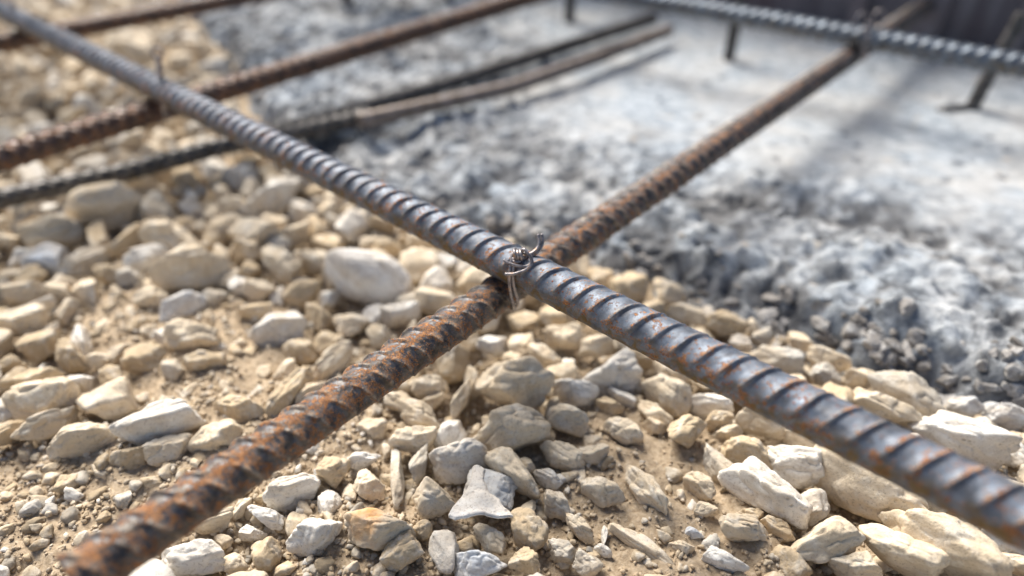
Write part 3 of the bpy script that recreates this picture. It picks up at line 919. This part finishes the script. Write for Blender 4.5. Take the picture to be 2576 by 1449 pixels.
# pixel centre, width, height in the 2576 wide frame, slant, tint, label, short reference
L = [
 (1293, 975, 192, 150, -4, "C", "big flat-fronted cream block, largest stone straight below the bar crossing", "the big block below the crossing"),
 (925, 697, 180, 130, 8, "W", "smooth rounded white cobble between the two bars left of the crossing", "the rounded white cobble"),
 (1285, 1090, 200, 128, 12, "C", "cream wedge with a bright raised right end, just below the big flat-fronted block", "the cream wedge"),
 (1166, 1156, 148, 98, 18, "W", "white blocky stone with a brown patch, above the thin white shard", "the white blocky stone"),
 (1290, 1192, 130, 128, -42, "C", "cream oval stone lying slanted against the right of the thin white shard", "the slanted cream oval"),
 (955, 1336, 170, 108, 2, "C", "flat cream slab with an orange stain, near the bottom edge", "the orange-stained slab"),
 (792, 1350, 130, 122, 12, "W", "pale rounded triangular stone right of the white slab at the bottom edge", "the triangular stone"),
 (1008, 1394, 98, 108, 30, "T", "crusty tan stone in front of the orange-stained slab", "the crusty tan stone"),
 (1090, 1268, 104, 108, -15, "C", "pale knobbly stone dusted with soil, left of the thin white shard", "the knobbly stone"),
 (1000, 1203, 48, 156, -78, "G", "long narrow grey splinter of stone standing upright in the gravel", "the upright splinter"),
 (405, 1075, 190, 112, 16, "W", "large white-topped stone with a hollow front, left of the rusty bar's near end", "the white-topped stone"),
 (547, 1108, 122, 124, 22, "C", "blunt cream stone between the white-topped stone and the rusty bar", "the blunt cream stone"),
 (209, 1108, 148, 92, 15, "C", "wedge-shaped cream stone left of the white-topped stone", "the cream wedge at left"),
 (105, 1014, 190, 60, 6, "C", "long flat cream stone near the left edge with a bump at its right end", "the long flat stone at left"),
 (485, 1410, 170, 84, 4, "W", "flat bluish white slab cut by the bottom edge, right of the rusty bar's end", "the white slab at the bottom edge"),
 (735, 1236, 116, 100, 28, "W", "pale grey-veined triangular stone close below the rusty bar", "the grey-veined stone"),
 (2180, 1220, 235, 178, -30, "C", "largest cream slab on the right, right below the grey bar", "the largest slab on the right"),
 (1925, 1240, 208, 118, -34, "W", "long white-ridged stone leaning over a dark gap, lower right", "the long white-ridged stone"),
 (1999, 1172, 130, 122, -20, "W", "rough white stone between the long white-ridged stone and the grey bar", "the rough white stone"),
 (2363, 1372, 260, 132, -32, "C", "long cream block in the bottom right corner", "the long block at bottom right"),
 (2075, 1368, 172, 128, 6, "C", "notched cream boulder at the bottom, left of the long corner block", "the notched boulder"),
 (2263, 1390, 175, 120, -30, "C", "pitted cream stone between the notched boulder and the long corner block", "the pitted cream stone"),
 (1888, 1140, 122, 90, -18, "T", "tan hump-backed stone below the middle of the grey bar's near half", "the tan hump-backed stone"),
 (1913, 1060, 130, 96, -8, "C", "cream stone with a shaded hollow, touching the underside of the grey bar in view", "the hollowed cream stone"),
 (1675, 990, 115, 120, -35, "C", "tall cream stone just under the grey bar, right of the crossing", "the tall cream stone"),
 (1528, 947, 172, 80, 8, "W", "white-grey knuckled stone beneath the grey bar right of the big block", "the knuckled stone"),
 (1447, 987, 112, 76, -5, "W", "bright white-topped stone touching the right side of the big flat-fronted block", "the bright white-topped stone"),
 (1428, 1061, 102, 80, -10, "C", "squarish cream stone right of the cream wedge", "the squarish stone"),
 (1568, 1090, 90, 70, -20, "C", "cream brick-like stone in the soil under the tall cream stone", "the brick-like stone"),
 (1413, 1148, 106, 68, -32, "C", "egg-like striped stone above a dark gap, lower middle", "the egg-like stone"),
 (1625, 1235, 122, 104, -50, "C", "smooth pale stone half buried in the soil, lower right of the middle", "the half-buried stone"),
 (1615, 1372, 152, 92, -36, "C", "long slanted slab pressed into the soil at the bottom, right of the middle", "the long slanted slab"),
 (1328, 1337, 96, 106, -15, "T", "soil-covered tan stone near the bottom, below the thin white shard", "the soil-covered stone"),
 (1396, 1266, 84, 84, -38, "G", "two-tone grey stone in the soil right of the slanted cream oval", "the two-tone grey stone"),
 (1510, 1237, 112, 70, -33, "C", "slanted cream cobble between the two-tone grey stone and the half-buried stone", "the slanted cobble"),
 (1878, 1340, 142, 78, -16, "C", "flat-topped cream stone left of the notched boulder", "the flat-topped stone"),
 (1823, 1415, 100, 72, -20, "W", "white chalky stone cut by the bottom edge, below the flat-topped stone", "the chalky stone"),
 (270, 525, 185, 92, 10, "C", "big pale flat stone at left, under the low dark bar", "the big pale flat stone"),
 (482, 672, 185, 102, 14, "C", "wide lumpy cream stone left of the smooth white cobble", "the wide lumpy stone"),
 (132, 585, 122, 92, 12, "C", "bulky tan-shadowed stone at left, leaning on the big pale flat stone", "the bulky stone at left"),
 (692, 497, 118, 105, 35, "W", "white peaked stone beneath the grey bar's far half", "the peaked white stone"),
 (460, 774, 92, 68, 25, "B", "bluish white triangular stone in the soil patch at left", "the bluish triangular stone"),
 (490, 847, 160, 52, -3, "C", "flat cream flake in the soil patch left of the rusty bar", "the flat cream flake"),
 (175, 897, 92, 76, -20, "T", "tan cobble with a shaded side at left, above the long flat stone", "the tan cobble at left"),
 (2278, 1003, 152, 118, -30, "G", "grey pitted boulder at the foot of the concrete, right", "the grey boulder"),
 (2415, 1103, 205, 112, -22, "W", "broad white stone just above the grey bar at the right", "the broad white stone"),
 (2537, 1130, 84, 92, -30, "W", "white rounded stone at the right edge above the grey bar", "the white stone at the right edge"),
 (1953, 905, 112, 84, -25, "G", "dull grey brown stone above the grey bar, at the concrete's edge", "the dull grey stone"),
 (1830, 818, 118, 56, -4, "T", "smooth tan oval stone between the grey bar and the concrete's edge", "the smooth tan oval"),
 (605, 1034, 130, 84, -10, "T", "dull flat tan stone right behind the rusty bar's near half", "the dull flat stone"),
 (2293, 1250, 130, 96, -35, "W", "spotted white stone partly under the largest slab, near the grey bar", "the spotted white stone"),
 (2413, 1290, 155, 70, -30, "C", "smooth cream sliver of rock hugging the underside of the grey bar at right", "the smooth cream sliver"),
 (335, 135, 170, 58, -12, "C", "long blurred cream stone between the two far rusty bars", "the long blurred stone"),
 # plain ones
 (840, 1188, 82, 86, 10, "T"), (925, 1224, 72, 94, 20, "C"), (910, 1156, 92, 54, 12, "W"), (1042, 1112, 122, 72, 8, "C"), (1058, 1166, 60, 88, 70, "G"),
 (795, 990, 92, 70, 30, "C"), (732, 995, 96, 108, 50, "T"), (835, 915, 92, 80, 40, "C"), (118, 1075, 126, 74, 28, "C"), (27, 1092, 64, 92, 40, "T"),
 (205, 857, 82, 66, -35, "W"), (250, 907, 62, 38, 5, "C"), (105, 962, 112, 46, 12, "T"), (192, 967, 76, 46, 5, "W"), (30, 917, 62, 45, 0, "T"),
 (65, 812, 110, 60, 5, "C"), (380, 752, 82, 46, 6, "C"), (645, 790, 80, 52, 12, "T"), (702, 827, 156, 46, 4, "W"), (517, 912, 108, 56, 8, "T"),
 (435, 934, 60, 62, -20, "G"), (1244, 874, 90, 46, 8, "W"), (1157, 1002, 76, 96, 60, "C"), (1077, 975, 96, 72, 5, "C"), (1085, 1012, 62, 46, 20, "C"),
 (1015, 1020, 112, 56, -25, "C"), (1056, 1052, 122, 56, -12, "C"), (670, 1302, 104, 56, -14, "W"), (633, 1342, 66, 34, -6, "W"), (530, 1315, 104, 68, 24, "C"),
 (610, 1275, 42, 64, 60, "C"), (1063, 1337, 46, 48, 0, "T"), (332, 1155, 86, 70, 20, "T"), (430, 1138, 112, 60, 18, "C"), (1230, 1357, 88, 78, -30, "C"),
 (1206, 1424, 150, 62, -4, "B"), (1563, 999, 72, 46, -25, "W"), (1530, 1022, 78, 46, -10, "T"), (1643, 1042, 96, 54, -36, "C"), (1647, 1075, 54, 50, -20, "C"),
 (1490, 1150, 84, 56, 10, "C"), (1725, 1091, 106, 96, 10, "T"), (1788, 1021, 106, 58, -18, "W"), (1808, 1062, 72, 60, 10, "T"), (1833, 1090, 62, 50, 5, "C"),
 (1806, 1177, 80, 84, -45, "G"), (2030, 1106, 118, 56, -24, "C"), (2492, 1347, 172, 50, -28, "B"), (2530, 1417, 96, 66, -20, "C"), (2148, 1424, 132, 54, -12, "C"),
 (1880, 1303, 76, 44, -10, "T"), (1953, 1335, 82, 60, -20, "T"), (1773, 1285, 62, 38, 0, "C"), (1458, 1330, 82, 58, -42, "C"), (1520, 1345, 26, 54, 80, "W"),
 (1713, 1380, 64, 58, -20, "C"), (1743, 1343, 50, 36, -10, "B"), (1380, 1203, 66, 54, -25, "W"), (1323, 1173, 50, 54, -30, "C"), (1416, 1393, 76, 62, -20, "G"),
 (1478, 1420, 72, 68, 0, "G"), (1515, 1385, 50, 28, -25, "W"), (1318, 1415, 76, 70, 0, "T"), (1758, 1228, 74, 66, -30, "C"), (1728, 795, 92, 60, -22, "C"),
 (1868, 867, 62, 46, -10, "W"), (2013, 862, 52, 46, -30, "C"), (2085, 907, 98, 50, -20, "C"), (2020, 937, 40, 46, -50, "C"), (2073, 947, 72, 54, -10, "G"),
 (2163, 952, 92, 56, -5, "C"), (2220, 1035, 165, 66, -24, "C"), (2433, 1025, 92, 42, -10, "B"), (2530, 1042, 96, 66, -25, "B"), (1240, 640, 80, 46, 5, "C"),
 (120, 654, 112, 54, -4, "B"), (220, 662, 72, 76, 40, "G"), (255, 610, 72, 80, -40, "T"), (335, 602, 74, 92, 50, "T"), (392, 572, 60, 52, 0, "C"),
 (437, 605, 176, 46, -6, "C"), (372, 657, 108, 46, 12, "W"), (330, 697, 62, 54, 5, "G"), (640, 595, 142, 42, -3, "C"), (615, 630, 92, 62, 0, "T"),
 (705, 670, 122, 60, -20, "C"), (740, 590, 82, 60, 5, "C"), (827, 617, 96, 76, -30, "T"), (790, 660, 80, 60, -10, "C"), (595, 527, 82, 76, 10, "C"),
 (480, 527, 82, 46, -8, "W"), (762, 532, 86, 46, -10, "W"), (25, 605, 64, 50, -10, "C"), (272, 692, 66, 54, -8, "T"), (605, 447, 92, 36, 6, "W"),
 (350, 470, 82, 56, 10, "C"), (1122, 665, 68, 42, 0, "W"), (1057, 610, 68, 60, -10, "C"), (975, 622, 72, 46, -10, "T"), (60, 740, 90, 62, 10, "C"),
 (150, 735, 80, 60, -15, "C"), (95, 775, 70, 48, 20, "W"), (650, 730, 86, 60, -10, "C"), (760, 740, 92, 56, 8, "T"), (1100, 760, 110, 70, -10, "C"),
 (1010, 790, 92, 60, 15, "W"), (960, 850, 84, 62, -12, "C"), (1060, 850, 92, 58, 8, "C"), (1420, 850, 112, 62, -10, "C"), (1500, 870, 92, 58, 10, "C"),
 (1370, 905, 92, 52, -6, "C"), (1600, 905, 84, 50, -20, "T"), (215, 272, 92, 56, -10, "W"), (90, 250, 96, 50, 10, "C"), (60, 180, 90, 42, -8, "C"),
 (340, 355, 92, 44, -6, "C"), (110, 335, 84, 40, 10, "W"), (500, 130, 86, 40, -10, "C"), (540, 175, 80, 40, 6, "W"), (450, 160, 70, 40, 0, "C"),
]
hand = []
for k, row in enumerate(L):
    cx0, cy0, wpx, hpx, rot, tint = row[:6]
    lean = len(row) > 6 and ('splinter' in row[6] or 'sliver' in row[6] or 'long slanted' in row[6]) or wpx < 40
    # size from the depth at which the stone stands
    zc = 0.008
    for _ in range(3):
        q = at(cx0, cy0, zc)
        dep = float(proj(q)[2])
        dist = np.linalg.norm(q - np.array([0, 0, CAM_H]))
        se = (CAM_H - q[2]) / dist                         # sine of the angle of view below the horizontal
        ce = math.sqrt(1 - se * se)
        th = math.radians(rot)
        c2, s2 = math.cos(th) ** 2, math.sin(th) ** 2
        if abs(c2 - s2) > 0.2:
            A2 = (wpx ** 2 * c2 - hpx ** 2 * s2) / (c2 * c2 - s2 * s2); B2 = (hpx ** 2 * c2 - wpx ** 2 * s2) / (c2 * c2 - s2 * s2)
        else:
            A2, B2 = (max(wpx, hpx) * 1.15) ** 2, (min(wpx, hpx) * 0.8) ** 2
        A2 = max(A2, 100.0); B2 = max(B2, (0.47 if not lean else 0.12) * A2, 100.0); A2 = max(A2, 0.3 * B2)
        fit = min(math.hypot(wpx, hpx) / math.sqrt(A2 + B2), 1.2)
        apx, bpx = math.sqrt(A2) * fit, math.sqrt(B2) * fit
        am = apx * dep / FPX * 1.08; bm_ = bpx * dep / FPX * 1.12
        zz = min(bm_ * 1.0, am * 0.9)
        c_, s_ = abs(math.cos(th)), abs(math.sin(th))
        am = am * math.hypot(c_, s_ / max(se, 0.5)) * (1 if abs(rot) < 55 else 0.9)
        yy = max((bm_ - 0.62 * zz * ce) / max(se * c_ + s_, 0.4), zz * 0.6)
        zc = zz * 0.30
        dims = (am, yy, zz)
    rs = random.Random(900 + k)
    P, F = rock(4000 + k * 7, dims, 5 if wpx > 60 else 4, 26 if len(row) > 6 and "smooth" not in row[6] else None)
    if row[6:] and "rounded white cobble" in row[7]:
        P, F = rock(4003 + k * 7, (dims[0] * 1.08, dims[1] * 1.25, dims[2] * 1.15), 5, 5, 0.4); tint = 'W'; th = 0.0
    P = tilt(P, rs.uniform(-0.16, 0.16), rs.uniform(-0.14, 0.14))
    P = rotz(P, math.atan2(math.tan(th), se) if abs(rot) < 89 and 'rounded white cobble' not in str(row[6:]) else (0.0 if abs(rot) < 89 else math.pi / 2))
    gz, _d = surface_z(q[0], q[1])
    t = np.array(TINT[tint]) * rs.uniform(0.90, 1.08)
    if 'rounded white cobble' in str(row[6:]): t = np.array([0.92, 0.90, 0.87])
    o = link("stone", mesh("stone", P, F), M_STONE, loc=(q[0], q[1], zz * 0.32))
    o.color = (*[float(v) for v in t], 1)
    hand.append(dict(o=o, px=cx0, py=cy0, w=wpx, h=hpx, c=tint, row=row, q=q, r=0.5 * max(dims[0], dims[1]) * 0.8, lm=len(row) > 6))

# the orange iron stain on one slab's top
M_STAIN = M_STONE.copy(); M_STAIN.name = "stained_limestone"
n_, l_ = M_STAIN.node_tree.nodes, M_STAIN.node_tree.links
b_ = n_["Principled BSDF"]
old = b_.inputs["Base Color"].links[0].from_socket
co_ = objco(n_)
mp_ = n_.new("ShaderNodeMapping"); mp_.inputs["Location"].default_value = (0.004, -0.002, -0.004)
l_.new(co_, mp_.inputs[0])
ln_ = n_.new("ShaderNodeVectorMath"); ln_.operation = 'LENGTH'
l_.new(mp_.outputs[0], ln_.inputs[0])
dd_ = mth(n_, l_, 'ADD', ln_.outputs["Value"], mth(n_, l_, 'MULTIPLY', noise(n_, l_, co_, 180, 5, 0.6), 0.012))
l_.new(mixc(n_, l_, ramp(n_, l_, dd_, [(0.0095, 0.85), (0.0145, 0.0)]), old, (0.62, 0.30, 0.08)), b_.inputs["Base Color"])
for h in hand:
    if h["lm"] and "orange stain" in h["row"][6]:
        h["o"].data.materials[0] = M_STAIN

# labels: the landmarks by their look, the others by where they lie next to a landmark
lms = [h for h in hand if h["lm"]]
for h in lms:
    tag(h["o"], h["row"][6], "stone", "stones in the gravel")
taken = {}
for h in hand:
    if h["lm"]: continue
    cand = sorted(lms, key=lambda m: math.hypot((m["px"] - h["px"]), (m["py"] - h["py"]) * 1.3))[:4]
    for m in cand + cand[:1]:
        dx, dy = h["px"] - m["px"], (h["py"] - m["py"]) * 1.3
        if abs(dx) > 2.2 * abs(dy): d = "right of" if dx > 0 else "left of"
        elif abs(dy) > 2.2 * abs(dx): d = "in front of" if dy > 0 else "behind"
        else: d = ("in front of" if dy > 0 else "behind") + " and " + ("right of" if dx > 0 else "left of")
        size = "small" if h["w"] * h["h"] < 3600 else ("middle-sized" if h["w"] * h["h"] < 7500 else "larger")
        shape = "flat" if h["w"] > 1.75 * h["h"] else ("chunky" if h["w"] < 1.25 * h["h"] else "")
        key = " ".join(f"{size} {WORD[h['c']]} {shape} stone {d} {m['row'][7]}".split())
        if key not in taken: break
    n_ = taken.get(key, 0)
    taken[key] = n_ + 1
    if n_: key = key.replace(" stone ", " stone a little farther ", 1)
    tag(h["o"], key, "stone", "stones in the gravel")

# the thin white shard: a flat plate with two arms and a wide foot, propped on the soil
def plate(outline, thick, c, label, ref_scale, tiltx, name="stone_shard"):
    pts = [np.array(v, float) for v in outline]
    bm = bmesh.new()
    top = []
    m = len(pts)
    vs = [bm.verts.new((p_[0], p_[1], 0)) for p_ in pts]
    bm.faces.new(vs)
    bmesh.ops.triangulate(bm, faces=bm.faces)
    bmesh.ops.subdivide_edges(bm, edges=bm.edges[:], cuts=5, use_grid_fill=True)
    bmesh.ops.triangulate(bm, faces=bm.faces)
    ext = bmesh.ops.extrude_face_region(bm, geom=bm.faces[:])
    newv = [g for g in ext["geom"] if isinstance(g, bmesh.types.BMVert)]
    for v in newv: v.co.z -= thick
    bmesh.ops.recalc_face_normals(bm, faces=bm.faces)
    bmesh.ops.bevel(bm, geom=[e for e in bm.edges if e.calc_face_angle(0) > 0.9], offset=thick * 0.3, segments=2, affect='EDGES')
    V = np.array([v.co[:] for v in bm.verts])
    z = (fbm(V * 160 + 3, 3, 5) - 0.5) * 0.0022 + 0.0022 * np.exp(-(V[:, 0] / 0.005) ** 2) + (fbm(V * 900, 2, 8) - 0.5) * 0.0004
    for v, dz, nn in zip(bm.verts, z, fbm(V * 300, 2, 3) - 0.5):
        v.co.z += dz; v.co.x += nn * 0.0012; v.co.y += nn * 0.0010
    for f in bm.faces: f.smooth = True
    me = bpy.data.meshes.new(name); bm.to_mesh(me); bm.free()
    o = link(name, me, M_STONE, loc=c)
    o.rotation_euler = tiltx
    o.color = (0.86, 0.87, 0.88, 1)
    return tag(o, label, "stone", "stones in the gravel")


def opx(x, y, z):  # crop of the lower middle -> metres
    return at((1040 + x / 2.477) / 1.2112, (1170 + y / 2.477) / 1.2112, z)


sc_ = opx(1030, 900, 0.012)
outl = [(985, 700), (1040, 685), (1090, 720), (1075, 800), (1110, 880), (1190, 915), (1250, 975), (1305, 1035), (1180, 1045), (1080, 1035), (960, 1050), (860, 1060), (800, 1030), (840, 960), (905, 895), (960, 840), (985, 780)]
outw = [(opx(x, y, 0.012) - sc_)[:2] for x, y in outl][::-1]
plate(outw, 0.0014, (sc_[0], sc_[1], 0.0155), "thin bluish white shard with a narrow neck and a wide pointed foot, lower middle", 1, (math.radians(6), 0, 0))
P, F = rock(777, (0.022, 0.018, 0.012), 5)
qq = opx(1130, 780, 0.006)
o = link("stone", mesh("stone", P, F), M_STONE, loc=(qq[0], qq[1], 0.005)); o.color = (0.55, 0.56, 0.57, 1)
tag(o, "grey blue stone tucked behind the thin white shard", "stone", "stones in the gravel")
hand.append(dict(q=qq, r=0.010))
hand.append(dict(q=sc_, r=0.014))

# ---- smaller stones scattered between
rng = np.random.RandomState(12)
occ = [(h["q"][0], h["q"][1], h["r"]) for h in hand]
OCC = np.array(occ)
dirt = DIRT
PROTO = [rock(60 + k, (0.016, 0.013 + 0.003 * (k % 3 == 0), 0.010), 4) for k in range(16)]
PMESH = []
for P, F in PROTO:
    PMESH.append(mesh("stone", P, F))
fills = []
tries = 0
sizes = np.sort(np.clip(rng.lognormal(math.log(0.0135), 0.36, 3600), 0.0055, 0.028))[::-1]
pos = OCC.copy()
for s_ in sizes:
    for _ in range(14):
        yv = 0.05 + 1.0 * rng.rand() ** 1.2
        xv = rng.uniform(-1.05, 0.75) * min(1, (0.25 + yv * 0.85))
        X_, Y_, dep = proj((xv, yv, 0.0))
        if X_ < -600 or X_ > 3300 or Y_ < -160 or Y_ > 1900: continue
        ed = float(edge_dist(np.array([[xv, yv]]))[0][0])
        if ed > -0.004: continue
        r_ = s_ * 0.5
        dd = np.hypot(pos[:, 0] - xv, pos[:, 1] - yv)
        if (dd < pos[:, 2] * 0.85 + r_ * 0.68).any(): continue
        if np.hypot(dirt[:, 0] - xv, dirt[:, 1] - yv).min() < 0.024 + r_ and (s_ > 0.011 or rng.rand() < 0.75): continue
        pos = np.vstack([pos, [xv, yv, r_]])
        fills.append((float(X_), float(Y_), float(dep), xv, yv, s_, ed))
        break
# the 140 that show largest are things of their own; the rest go into one gravel object
fills.sort(key=lambda f: -f[5] / f[2])
tints = [TINT["C"], TINT["C"], TINT["T"], TINT["W"], TINT["C"], TINT["G"], TINT["C"], TINT["T"]]
names = ["cream", "cream", "tan", "whitish", "cream", "grey", "cream", "tan"]
inview = [f for f in fills if -10 < f[0] < 2586 and -10 < f[1] < 1459]
single = inview[:135]
sset = set(id(f) for f in single)
cnt = {}
for f in single:
    k = rng.randint(len(PMESH)); tI = rng.randint(len(tints))
    o = bpy.data.objects.new("stone", PMESH[k]); COL.objects.link(o)
    if not PMESH[k].materials: PMESH[k].materials.append(M_STONE)
    o.location = (f[3], f[4], f[5] * 0.16)
    sf = f[5] / 0.016
    o.scale = (sf, sf * rng.uniform(0.75, 1.0), sf * rng.uniform(0.9, 1.25))
    o.rotation_euler = (rng.uniform(-0.4, 0.4), rng.uniform(-0.4, 0.4), rng.uniform(0, 6.28))
    tt_ = np.array(tints[tI]) * rng.uniform(0.85, 1.08)
    o.color = (*[float(v) for v in tt_], 1)
    if f[1] < 430 : zone = "in the blurred gravel at upper left"
    elif f[0] > 1288 + (f[1] - 687) * 2.0 and f[1] > 640: zone = "between the grey bar and the concrete at right"
    elif f[0] < 1332 - (f[1] - 687) * 1.48: zone = "left of the rusty bar"
    elif f[1] > 1180: zone = "at the bottom between the two bars"
    else: zone = "just below the crossing"
    tag(o, f"small {names[tI]} loose stone {zone}", "stone", f"small {names[tI]} loose stones {zone}")


def scatter(name, items, label, sub_list, mat, cat):
    Vs, Fs, Cs, n0 = [], [], [], 0
    protos = [rock(300 + k, (1, 0.85, 0.7), sub_list) for k in range(8)]
    for (x, y, z, s_, tint, seed) in items:
        rs = random.Random(seed)
        P, F = protos[seed % 8]
        P = P * np.array([s_, s_ * rs.uniform(0.65, 1.0), s_ * rs.uniform(0.6, 1.0)])
        P = rotz(tilt(P, rs.uniform(-0.5, 0.5), rs.uniform(-0.5, 0.5)), rs.uniform(0, 6.28))
        Vs.append(P + np.array([x, y, z])); Fs.append(F + n0); n0 += len(P)
        Cs.append(np.tile(tint, (len(P), 1)))
    me = mesh(name, np.vstack(Vs), np.vstack(Fs), colors=np.vstack(Cs))
    return tag(link(name, me, mat), label, cat, kind="stuff")


rest = [(f[3], f[4], f[5] * 0.16, f[5], np.array(tints[rng.randint(len(tints))]) * rng.uniform(0.82, 1.08), int(rng.randint(1e6))) for f in fills if id(f) not in sset]
# fine gravel, 2 to 7 mm
def cloud(n, smin, smax, y0, y1, pw, zsink, dirtpref=0.0, seed=5):
    r2 = np.random.RandomState(seed)
    yv = y0 + (y1 - y0) * r2.rand(n) ** pw
    xv = r2.uniform(-0.85, 0.62, n) * np.minimum(1, 0.22 + yv * 0.88)
    P = np.column_stack([xv, yv])
    X_, Y_, dep = proj(np.column_stack([P, np.zeros(n)]))
    s_ = smin + (smax - smin) * r2.rand(n) ** 2.6
    ok = (X_ > -500) & (X_ < 3200) & (Y_ > -90) & (Y_ < 1800)
    P, s_ = P[ok], s_[ok]
    ed = edge_dist(P)[0]
    ok = ed < 0.002
    P, s_ = P[ok], s_[ok]
    g = soil_height(P[:, 0], P[:, 1])
    pa = fbm(P * 16, 3, 88)
    ok = r2.rand(len(P)) < sstep(0.30, 0.60, pa) * 0.8 + 0.2
    P, s_, g = P[ok], s_[ok], g[ok]
    out = []
    for k in range(len(P)):
        t_ = np.array(tints[r2.randint(len(tints))]) * (0.62 if r2.rand() < 0.55 else 0.95) * r2.uniform(0.85, 1.1)
        if s_[k] < 0.0028: t_ = np.array((0.48, 0.38, 0.27)) * r2.uniform(0.6, 1.15)
        out.append((P[k, 0], P[k, 1], g[k] + s_[k] * zsink, s_[k], t_, int(r2.randint(1e6))))
    return out


scatter("gravel", rest, "loose small limestone pieces filling the gaps between the larger stones", 4, M_GRAVEL, "gravel")
scatter("fine_gravel", cloud(12000, 0.0022, 0.0085, 0.10, 1.05, 1.3, 0.15), "fine pebbles and grit over the soil", 3, M_GRAVEL, "gravel")
scatter("soil_crumbs", cloud(60000, 0.0007, 0.0034, 0.11, 0.42, 1.0, 0.2, seed=9), "small crumbs of dry soil between the stones", 2, M_GRAVEL, "soil crumbs")

# broken lumps along the ragged lip of the concrete
lumps = []
for k in range(800):
    t_ = rng.uniform(1.0, 22.0)
    i_ = int(t_); fr_ = t_ - i_
    e_ = EW[i_] * (1 - fr_) + EW[i_ + 1] * fr_
    nrm = np.array([-(EW[i_ + 1] - EW[i_])[1], (EW[i_ + 1] - EW[i_])[0]]); nrm /= np.linalg.norm(nrm)
    off = rng.normal(0.002, 0.012)
    P_ = e_ - nrm * off
    zs, dd_ = surface_z(P_[0], P_[1])
    s_ = rng.uniform(0.003, 0.012)
    lumps.append((P_[0], P_[1], zs - s_ * 0.12, s_, np.array([0.34, 0.33, 0.325]) * rng.uniform(0.35, 1.3), int(rng.randint(1e6))))
scatter("concrete_rubble", lumps, "crumbled grey lumps along the ragged edge of the concrete", 4, M_RUBBLE, "rubble")
